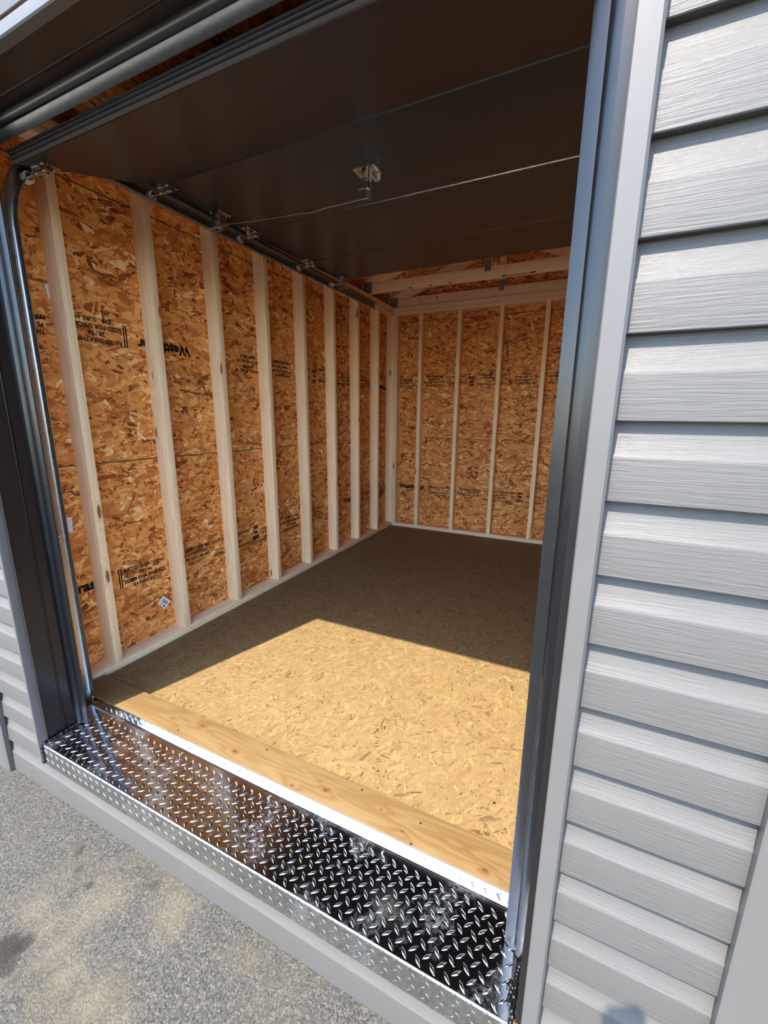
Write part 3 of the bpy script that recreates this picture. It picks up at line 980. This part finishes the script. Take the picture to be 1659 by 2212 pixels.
def lug(bm, c, t, b, n, L=0.0145, W=0.0044, Hh=0.0022):
    """one raised lens: c centre, t along, b across, n out"""
    rows = []
    for u in (-1, -0.72, -0.36, 0, 0.36, 0.72, 1):
        w = W * (1 - abs(u) ** 1.7)
        h = Hh * (1 - abs(u) ** 1.6)
        if abs(u) == 1:
            rows.append([bm.verts.new(c + t * (L * u))])
        else:
            rows.append([bm.verts.new(c + t * (L * u) + b * (w * k) + n * (h * hh)) for k, hh in ((-1, 0), (-0.5, 0.8), (0, 1), (0.5, 0.8), (1, 0))])
    for A, B in zip(rows, rows[1:]):
        if len(A) == 1:
            for k in range(4): bm.faces.new((A[0], B[k], B[k + 1]))
        elif len(B) == 1:
            for k in range(4): bm.faces.new((A[k], B[0], A[k + 1]))
        else:
            for k in range(4): bm.faces.new((A[k], B[k], B[k + 1], A[k + 1]))


def unfold(s):
    """distance along the sheet (0 at the front edge of the top) -> point, along-sheet direction, outward normal"""
    if s < 0.004:
        return Vector((0, PF - 0.0001, PT - 0.006 + (s - 0.004))), Vector((0, 0, 1)), Vector((0, -1, 0))
    y = PF + 0.006 + (s - 0.006)
    if y > PB - 0.009:
        return Vector((0, PB - 0.0001 + 0.0062 * max(0, y - PB + 0.002) / 0.0235, PT + 0.010 + (y - PB + 0.002))), Vector((0, 0.26, 0.966)), Vector((0, -0.966, 0.26))
    return Vector((0, y, PT + 0.0001)), Vector((0, 1, 0)), Vector((0, 0, 1))


bm = bmesh.new()
P_ = 0.0353
nx = int((PX1 - PX0) / P_) + 2
for j in range(-6, 20):
    for i in range(-1, nx * 2):
        if (i + j) % 2:
            continue
        x = 0.245 - P_ + i * P_ / 2
        s = (0.0 - PF) + j * P_ / 2
        if x < PX0 + 0.010 or x > PX1 - 0.010:
            continue
        c, v, n = unfold(s)
        if c.z < PLB + 0.008 or c.z > 0.0135 or (-0.016 < c.z < PT - 0.0005) or (abs(c.z - PT) < 0.001 and (c.y < PF + 0.012 or c.y > PB - 0.020)):
            if not (n.y < -0.5 and PLB + 0.006 < c.z < -0.024):
                continue
        h = 0.7071
        t = (Vector((1, 0, 0)) + v) * h if j % 2 == 0 else (Vector((1, 0, 0)) - v) * h
        if abs(n.z) > 0.5 and (c.y - PF < 0.018 or PB - c.y < 0.024):
            L = 0.0095
        else:
            L = 0.0145
        lug(bm, Vector((x, c.y, c.z)), t, n.cross(t), n, L)
tl = link('tread_lugs', bm, M_PLATE, pl, True)
tl['kind'] = 'stuff'
# screws through the plate
for x in (0.30, 0.72, 1.14, 1.56, 1.915):
    cyl('screw', (x, PB - 0.020, PT), (x, PB - 0.020, PT + 0.0022), 0.0045, M_ZINC, pl, 14, 0.0032)
# sealant
def blob(name, pts, r, mat, parent):
    bm = bmesh.new()
    for i, p in enumerate(pts):
        rr = r * random.uniform(0.7, 1.35)
        bmesh.ops.create_icosphere(bm, subdivisions=2, radius=rr, matrix=Matrix.Translation(Vector(p)) @ Matrix.Diagonal((1, 1.6, 1.2, 1)))
    return link(name, bm, mat, parent, True)


blob('sealant_bead', [(1.9605 + random.uniform(-.002, .002), PF + 0.003 + 0.0085 * i, PT + 0.001 - max(0, 0.004 * (2 - i))) for i in range(14)] + [(1.9585, PF + 0.001, PT - 0.012 - 0.009 * i) for i in range(9)] +
     [(1.952, 0.022, PT + 0.003), (1.946, 0.028, PT + 0.003), (1.949, 0.034, PT + 0.003), (1.954, 0.030, PT + 0.004), (1.950, 0.012, PT + 0.002), (1.953, 0.002, PT + 0.002)], 0.0055, M_TAR, j2)
blob('sealant_bead', [(0.2055 + random.uniform(-.001, .002), PF + 0.010 + 0.0085 * i, PT + 0.001) for i in range(17)] + [(0.2045, PF - 0.0005, PT - 0.010 - 0.010 * i) for i in range(8)], 0.0052, M_TAR, j1)

# sill board behind the plate
sb = tag(box('sill_board', 0.014, 2.24, 0.2015, 0.323, 0.0005, 0.0225, M_SILL, None, 0.004, 3),
         'knotty pine board lying on the floor behind the diamond plate', 'board')

# ------------------------------------------------------------------ door tracks
TX = 0.115      # roller wheel position from the left wall


def arc(c, r, a0, a1, n):
    return [(c[0] + r * math.cos(a0 + (a1 - a0) * i / n), c[1] + r * math.sin(a0 + (a1 - a0) * i / n)) for i in range(n + 1)]


def track_sweep(name, pts, par, mir, tall=1.0, mat=None):
    """C section swept along (y,z) points; opening toward the door"""
    bm = bmesh.new()
    n = len(pts)
    t = 0.0018
    # section in (across=x, radial=w): w>0 lies on the room side
    sec = thick([(0.026, 0.0185), (0.0235, 0.0225), (0.018, 0.0245), (0.011, 0.0235), (0.004, 0.0195), (0.0, 0.0135), (0.0, -0.0135), (0.004, -0.0195), (0.011, -0.0235), (0.018, -0.0245), (0.0235, -0.0225), (0.026, -0.0185)], t)
    rings = []
    for i, (y, z) in enumerate(pts):
        a = pts[max(i - 1, 0)]; b = pts[min(i + 1, n - 1)]
        d = Vector((b[0] - a[0], b[1] - a[1])).normalized()
        nn = Vector((-d.y, d.x))
        ring = []
        for (u, w) in sec:
            x = 0.100 + u
            if mir: x = 2 * 1.0835 - x
            ring.append(bm.verts.new((x, y + nn.x * w * tall, z + nn.y * w * tall)))
        rings.append(ring)
    m = len(sec)
    for A, B in zip(rings, rings[1:]):
        for k in range(m):
            bm.faces.new((A[k], A[(k + 1) % m], B[(k + 1) % m], B[k]))
    bm.faces.new(rings[0][::-1]); bm.faces.new(rings[-1])
    return link(name, bm, mat or M_GALV, par, 'auto')


YV, ZH = 0.191, 2.186
RC = 0.32


def track(mir, label):
    X = (lambda x: 2 * 1.0835 - x) if mir else (lambda x: x)
    t = empty('door_track', (X(0.12), 0.18, 0.0), label, 'door track', 'steel tracks of the overhead door')
    zc = ZH - RC
    track_sweep('vertical_track', [(YV, PT + 0.004), (YV, 0.6), (YV, 1.2), (YV, zc - 0.001)], t, mir)
    curve = [(YV + RC - RC * math.cos(a), zc + RC * math.sin(a)) for a in [math.pi / 2 * i / 16 for i in range(17)]]
    track_sweep('curved_track', curve, t, mir)
    track_sweep('horizontal_track', [(YV + RC + 0.001, ZH), (1.5, ZH), (2.2, ZH + 0.006), (2.96, ZH + 0.01)], t, mir, 1.4, M_GALVD)
    # brackets holding the vertical track to the jamb framing
    for z in (0.10, 0.86, 1.62):
        x0, x1 = sorted((X(0.085), X(0.0975)))
        box('jamb_bracket', x0, x1, 0.0965, 0.20, z - 0.035, z + 0.035, M_GALV, t, 0.001, 1)
    for (y, z) in ((0.190, 0.905), (0.190, 0.872), (0.196, 0.56), (0.196, 0.52), (0.194, 0.075), (0.192, 1.72), (0.192, 1.76)):
        cyl('slot_hole', (X(0.1000), y, z), (X(0.1005), y, z), 0.0045, M_HOLE, t, 10)
    for (y, z) in ((0.193, 0.745), (0.193, 0.728)):
        cyl('bolt', (X(0.1000), y, z), (X(0.1050), y, z), 0.0065, M_ZINC, t, 6)
    for (y, z) in ((0.190, 0.932), (0.193, 0.70)):
        x0, x1 = sorted((X(0.1000), X(0.1004)))
        box('slot', x0, x1, y - 0.006, y + 0.006, z - 0.012, z + 0.012, M_WZ, t)
    # horizontal angle carrying the track on the wall
    x0, x1 = sorted((X(0.094), X(0.0965)))
    box('carrier_angle', x0, x1, 0.62, 2.93, ZH + 0.006, ZH + 0.058, M_GALVD, t)
    for y in (0.81, 1.62, 2.44, 2.85):
        x0, x1 = sorted((X(0.001), X(0.0935)))
        box('wall_bracket', x0, x1, y - 0.016, y + 0.016, ZH + 0.050, ZH + 0.0525, M_GALV, t)
    return t


track(False, 'galvanised steel door track curving up along the left wall')
track(True, 'galvanised steel door track along the right wall, hidden behind the jamb')

# ------------------------------------------------------------------ sectional door, open overhead
DX0, DX1 = 0.166, 2.001
door = empty('door_1', (1.08, 1.2, 2.2), 'dark brown sectional overhead door standing open under the roof', 'overhead door', kind='structure')
FZ = 2.207
joints = [(0.212, 2.040), (0.752, FZ - 0.006), (1.288, FZ), (1.822, FZ + 0.006), (2.268, FZ + 0.014)]
TH = 0.040
for (a, b) in zip(joints, joints[1:]):
    A, B = Vector(a), Vector(b)
    d = (B - A).normalized(); n = Vector((-d.y, d.x))
    A2, B2 = A + d * 0.0012, B - d * 0.0012
    c = 0.004
    prof = [A2 + n * c, A2 + d * c, B2 - d * c, B2 + n * c, B2 + n * TH, A2 + n * TH]
    prism('door_section', [tuple(p) for p in prof], 0, DX0, DX1, M_DOOR, door, False)
# bottom rubber seal in its retainer
A, B = Vector(joints[0]), Vector(joints[1])
d = (B - A).normalized(); n = Vector((-d.y, d.x))
seal = []
m = 8
for i in range(m + 1):
    w = 0.001 + (TH - 0.002) * i / m
    seal.append(tuple(A + n * w - d * (0.010 + (0.006 if i % 2 else 0.0) - 0.006 * abs(2 * i / m - 1) ** 2)))
seal += [tuple(A + n * (TH - 0.001) + d * 0.0), tuple(A + n * 0.001 + d * 0.0)]
prism('bottom_seal', seal, 0, DX0, DX1, M_RUBBER, door, False)


def roller_hinge(yz, ang, mir=False):
    """hinge leaves either side of a joint, knuckle, tube and nylon roller reaching into the track"""
    X = (lambda x: 2 * 1.0835 - x) if mir else (lambda x: x)
    Y, Z = yz
    h = empty('hinge', (X(0.20), Y, Z))
    WLOC[h.name] = Vector((X(0.20), Y, Z))
    h.parent = door
    h.location = Vector((X(0.20), Y, Z)) - WLOC[door.name]
    bm = bmesh.new()
    def bx(x0, x1, y0, y1, z0, z1):
        xa, xb = sorted((X(x0), X(x1)))
        bm_box(bm, xa, xb, y0, y1, z0, z1)
    bx(0.176, 0.232, Y - 0.062, Y - 0.008, Z - 0.0035, Z - 0.0012)
    bx(0.176, 0.232, Y + 0.006, Y + 0.052, Z - 0.0035, Z - 0.0012)
    # raised cheeks that hold the tube
    for x in (0.180, 0.226):
        xa, xb = sorted((X(x - 0.001), X(x + 0.001)))
        bm_prism(bm, [(Y - 0.022, Z - 0.002), (Y + 0.034, Z - 0.002), (Y + 0.014, Z - 0.034), (Y - 0.004, Z - 0.034)], 0, xa, xb)
    link('hinge_leaf', bm, M_ZINC, h)
    bm = bmesh.new()
    bm_cyl(bm, (X(0.172), Y, Z - 0.006), (X(0.236), Y, Z - 0.006), 0.0062, 12)
    bm_cyl(bm, (X(0.165), Y + 0.006, Z - 0.024), (X(0.245), Y + 0.006, Z - 0.024), 0.0082, 14)
    bm_cyl(bm, (X(0.245), Y + 0.006, Z - 0.024), (X(0.250), Y + 0.006, Z - 0.024), 0.0105, 14)
    link('hinge_tube', bm, M_ZINC, h, 'auto')
    bm = bmesh.new()
    for (dx, dy) in ((0.188, -0.046), (0.220, -0.046), (0.188, 0.040), (0.220, 0.040)):
        bm_cyl(bm, (X(dx), Y + dy, Z - 0.0035), (X(dx), Y + dy, Z - 0.0085), 0.0055, 6)
    link('hinge_bolts', bm, M_ZINC, h)
    bm = bmesh.new()
    bm_cyl(bm, (X(0.120), Y + 0.006, Z - 0.024), (X(0.165), Y + 0.006, Z - 0.024), 0.0050, 10)
    bm_cyl(bm, (X(0.1215), Y + 0.006, Z - 0.024), (X(0.1275), Y + 0.006, Z - 0.024), 0.0115, 16)
    link('roller_stem', bm, M_ZINC, h, 'auto')
    bm = bmesh.new()
    bm_cyl(bm, (X(0.103), Y + 0.006, Z - 0.024), (X(0.121), Y + 0.006, Z - 0.024), 0.0185, 22)
    bmesh.ops.bevel(bm, geom=[e for e in bm.edges if len(e.link_faces) == 2 and e.calc_face_angle(0) > 1.0], offset=0.003, segments=2, affect='EDGES')
    link('roller', bm, M_NYLON, h, 'auto')
    return h


for mir in (False, True):
    for j in (1, 2, 3):
        roller_hinge(joints[j], 0, mir)
    # bottom bracket roller, down in the curve of the track
    roller_hinge((0.262, 2.060), 0, mir)

# top bracket: upright channel with two bright rails and a roller
for mir in (False, True):
    X = (lambda x: 2 * 1.0835 - x) if mir else (lambda x: x)
    Y, Z = 2.215, FZ + 0.013
    h = empty('top_bracket', (X(0.20), Y, Z)); WLOC[h.name] = Vector((X(0.20), Y, Z)); h.parent = door; h.location = WLOC[h.name] - WLOC[door.name]
    bm = bmesh.new()
    def bx(x0, x1, y0, y1, z0, z1):
        xa, xb = sorted((X(x0), X(x1)))
        bm_box(bm, xa, xb, y0, y1, z0, z1)
    bx(0.182, 0.242, Y - 0.045, Y + 0.05, Z - 0.003, Z - 0.001)
    bx(0.184, 0.187, Y - 0.012, Y + 0.030, Z - 0.075, Z - 0.002)
    bx(0.237, 0.240, Y - 0.012, Y + 0.030, Z - 0.075, Z - 0.002)
    bx(0.187, 0.237, Y + 0.027, Y + 0.030, Z - 0.075, Z - 0.002)
    link('bracket_channel', bm, M_ZINC, h)
    bm = bmesh.new()
    for x in (0.197, 0.212, 0.227):
        bm_cyl(bm, (X(x), Y + 0.006, Z - 0.004), (X(x), Y + 0.006, Z - 0.062), 0.0045, 10)
    bm_cyl(bm, (X(0.150), Y + 0.004, Z - 0.072 + 0.035), (X(0.255), Y + 0.004, Z - 0.072 + 0.035), 0.0072, 12)
    link('bracket_rods', bm, M_ZINC, h, 'auto')
    bm = bmesh.new()
    bm_cyl(bm, (X(0.103), Y + 0.004, Z - 0.037), (X(0.121), Y + 0.004, Z - 0.037), 0.0185, 22)
    bm_cyl(bm, (X(0.121), Y + 0.004, Z - 0.037), (X(0.150), Y + 0.004, Z - 0.037), 0.005, 10)
    link('roller', bm, M_NYLON, h, 'auto')

# slide latch near the left track: open steel box with a bolt
Y, Z = 1.052, FZ - 0.002
lt = empty('latch_bracket', (0.19, Y, Z)); WLOC[lt.name] = Vector((0.19, Y, Z)); lt.parent = door; lt.location = WLOC[lt.name] - WLOC[door.name]
bm = bmesh.new()
bm_box(bm, 0.172, 0.245, Y - 0.030, Y + 0.052, Z - 0.0032, Z - 0.001)
bm_prism(bm, [(Y - 0.020, Z - 0.003), (Y + 0.034, Z - 0.003), (Y + 0.026, Z - 0.070), (Y - 0.012, Z - 0.070)], 0, 0.176, 0.1785)
bm_prism(bm, [(Y - 0.020, Z - 0.003), (Y + 0.034, Z - 0.003), (Y + 0.026, Z - 0.070), (Y - 0.012, Z - 0.070)], 0, 0.228, 0.2305)
bm_prism(bm, [(Y + 0.030, Z - 0.003), (Y + 0.0325, Z - 0.003), (Y + 0.026, Z - 0.070), (Y + 0.0235, Z - 0.070)], 0, 0.1785, 0.228)
bm_prism(bm, [(Y - 0.016, Z - 0.034), (Y + 0.028, Z - 0.034), (Y + 0.028, Z - 0.0365), (Y - 0.016, Z - 0.0365)], 0, 0.1785, 0.228)
link('latch_box', bm, M_ZINC, lt)
bm = bmesh.new()
bm_box(bm, 0.130, 0.250, Y + 0.000, Y + 0.014, Z - 0.058, Z - 0.052)
link('latch_bolt', bm, M_ZINC, lt)
bm = bmesh.new()
for (x, y) in ((0.182, -0.024), (0.238, -0.024), (0.182, 0.045), (0.238, 0.045)):
    bm_cyl(bm, (x, Y + y, Z - 0.003), (x, Y + y, Z - 0.009), 0.0055, 6)
link('latch_bolts', bm, M_ZINC, lt)

# lock in the middle of the section
Xc, Yc = 1.052, 1.042
lk = empty('door_lock', (Xc, Yc, Z)); WLOC[lk.name] = Vector((Xc, Yc, Z)); lk.parent = door; lk.location = WLOC[lk.name] - WLOC[door.name]
bm = bmesh.new()
bm_box(bm, Xc - 0.050, Xc + 0.048, Yc - 0.045, Yc + 0.028, Z - 0.003, Z - 0.001)
link('lock_plate', bm, M_ZINC, lk)
bm = bmesh.new()      # curved carrier
prof = arc((Xc - 0.005, Z - 0.004), 0.028, math.pi, 2 * math.pi, 14)
prof2 = arc((Xc - 0.005, Z - 0.004), 0.0255, 2 * math.pi, math.pi, 14)
bm_prism(bm, prof + prof2, 1, Yc - 0.012, Yc + 0.014)
link('lock_carrier', bm, M_ZINC, lk, 'auto')
bm = bmesh.new()
bm_cyl(bm, (Xc - 0.005, Yc, Z - 0.003), (Xc - 0.005, Yc, Z - 0.058), 0.0075, 14)
bm_cyl(bm, (Xc + 0.034, Yc + 0.012, Z - 0.022), (Xc + 0.034, Yc + 0.016, Z - 0.022), 0.016, 16)
link('lock_spindle', bm, M_ZINC, lk, 'auto')
bm = bmesh.new()      # rounded arm the cable is tied to
pts = [(Xc - 0.017, Z - 0.040)] + arc((Xc - 0.003, Z - 0.085), 0.014, math.pi, 2 * math.pi, 10) + [(Xc + 0.011, Z - 0.040)]
bm_prism(bm, pts, 1, Yc + 0.004, Yc + 0.008)
link('lock_arm', bm, M_ZINC, lk, 'auto')
box('lock_tongue', Xc - 0.058, Xc - 0.016, Yc + 0.018, Yc + 0.026, Z - 0.046, Z - 0.042, M_ZINC, lk)
bm = bmesh.new()
for (x, y) in ((-0.034, -0.02), (0.030, -0.03), (0.034, 0.015)):
    bm_cyl(bm, (Xc + x, Yc + y, Z - 0.003), (Xc + x, Yc + y, Z - 0.008), 0.005, 6)
link('lock_bolts', bm, M_ZINC, lk)
# cable from the lock to the latch
p0, p1 = Vector((Xc - 0.003, Yc + 0.003, Z - 0.092)), Vector((0.252, 1.058, Z - 0.055))
pts = []
for i in range(25):
    f = i / 24
    p = p0.lerp(p1, f)
    p.z -= 0.012 * math.sin(math.pi * f) + (0.006 * math.exp(-((f - 0.36) / 0.05) ** 2))
    pts.append(p)
tube('latch_cable', pts, 0.0018, M_WIRE, door, 8)

# ------------------------------------------------------------------ paper labels on the left wall
def sticker(c, w, h, ang, label, bars=True):
    M = Matrix.Translation(Vector((-0.0870, c[0], c[1]))) @ Matrix.Rotation(ang, 4, 'X')
    t = empty('paper_label', (-0.0885, c[0], c[1]), label, 'label')
    bm = bmesh.new()
    bm_box(bm, 0.0, 0.0006, -w / 2, w / 2, -h / 2, h / 2, M)
    link('paper', bm, M_PAPER, t)
    if bars:
        bm = bmesh.new()
        y = -w * 0.30
        while y < w * 0.34:
            ww = random.choice((0.0006, 0.001, 0.0016))
            bm_box(bm, 0.0006, 0.0008, y, y + ww, -h * 0.10, h * 0.30, M)
            y += ww + random.choice((0.0008, 0.0014))
        for k in range(3):
            bm_box(bm, 0.0006, 0.0008, -w * 0.30, w * (0.02 + 0.09 * k), -h * (0.20 + 0.07 * k), -h * (0.175 + 0.07 * k), M)
        bm_box(bm, 0.0006, 0.0008, w * 0.18, w * 0.36, -h * 0.40, -h * 0.22, M)
        link('label_print', bm, M_INK, t)
    return t


sticker((0.738, 0.200), 0.062, 0.050, math.radians(-48), 'white square label on strand board beside second left stud, low down')
sticker((0.404, 1.722), 0.052, 0.058, math.radians(8), 'white label partly hidden behind the first left stud, high up')
sticker((0.318, 0.744), 0.040, 0.070, math.radians(-4), 'white tag just showing behind the vertical door track', False)

# ------------------------------------------------------------------ the phone held up in front of the shed (its shadow falls on the siding)
ph = empty('smartphone', CAM - _f * 0.008, 'black smartphone held up before the shed, its shadow on the siding', 'phone')
MP = Matrix(((_r2.x, _u2.x, -_f.x, CAM.x), (_r2.y, _u2.y, -_f.y, CAM.y), (_r2.z, _u2.z, -_f.z, CAM.z), (0, 0, 0, 1)))
bm = bmesh.new()
bm_box(bm, -0.0725, 0.0060, -0.118, 0.0445, 0.004, 0.0125)
bmesh.ops.bevel(bm, geom=[e for e in bm.edges if abs(e.verts[0].co.z - e.verts[1].co.z) > 0.005], offset=0.010, segments=6, affect='EDGES')
bmesh.ops.transform(bm, matrix=MP, verts=bm.verts)
link('case', bm, M_BLACK, ph, 'auto')
bm = bmesh.new()
bm_box(bm, -0.0695, 0.0030, -0.114, 0.0405, 0.0125, 0.0131, MP)
link('screen', bm, M_HOLE, ph)
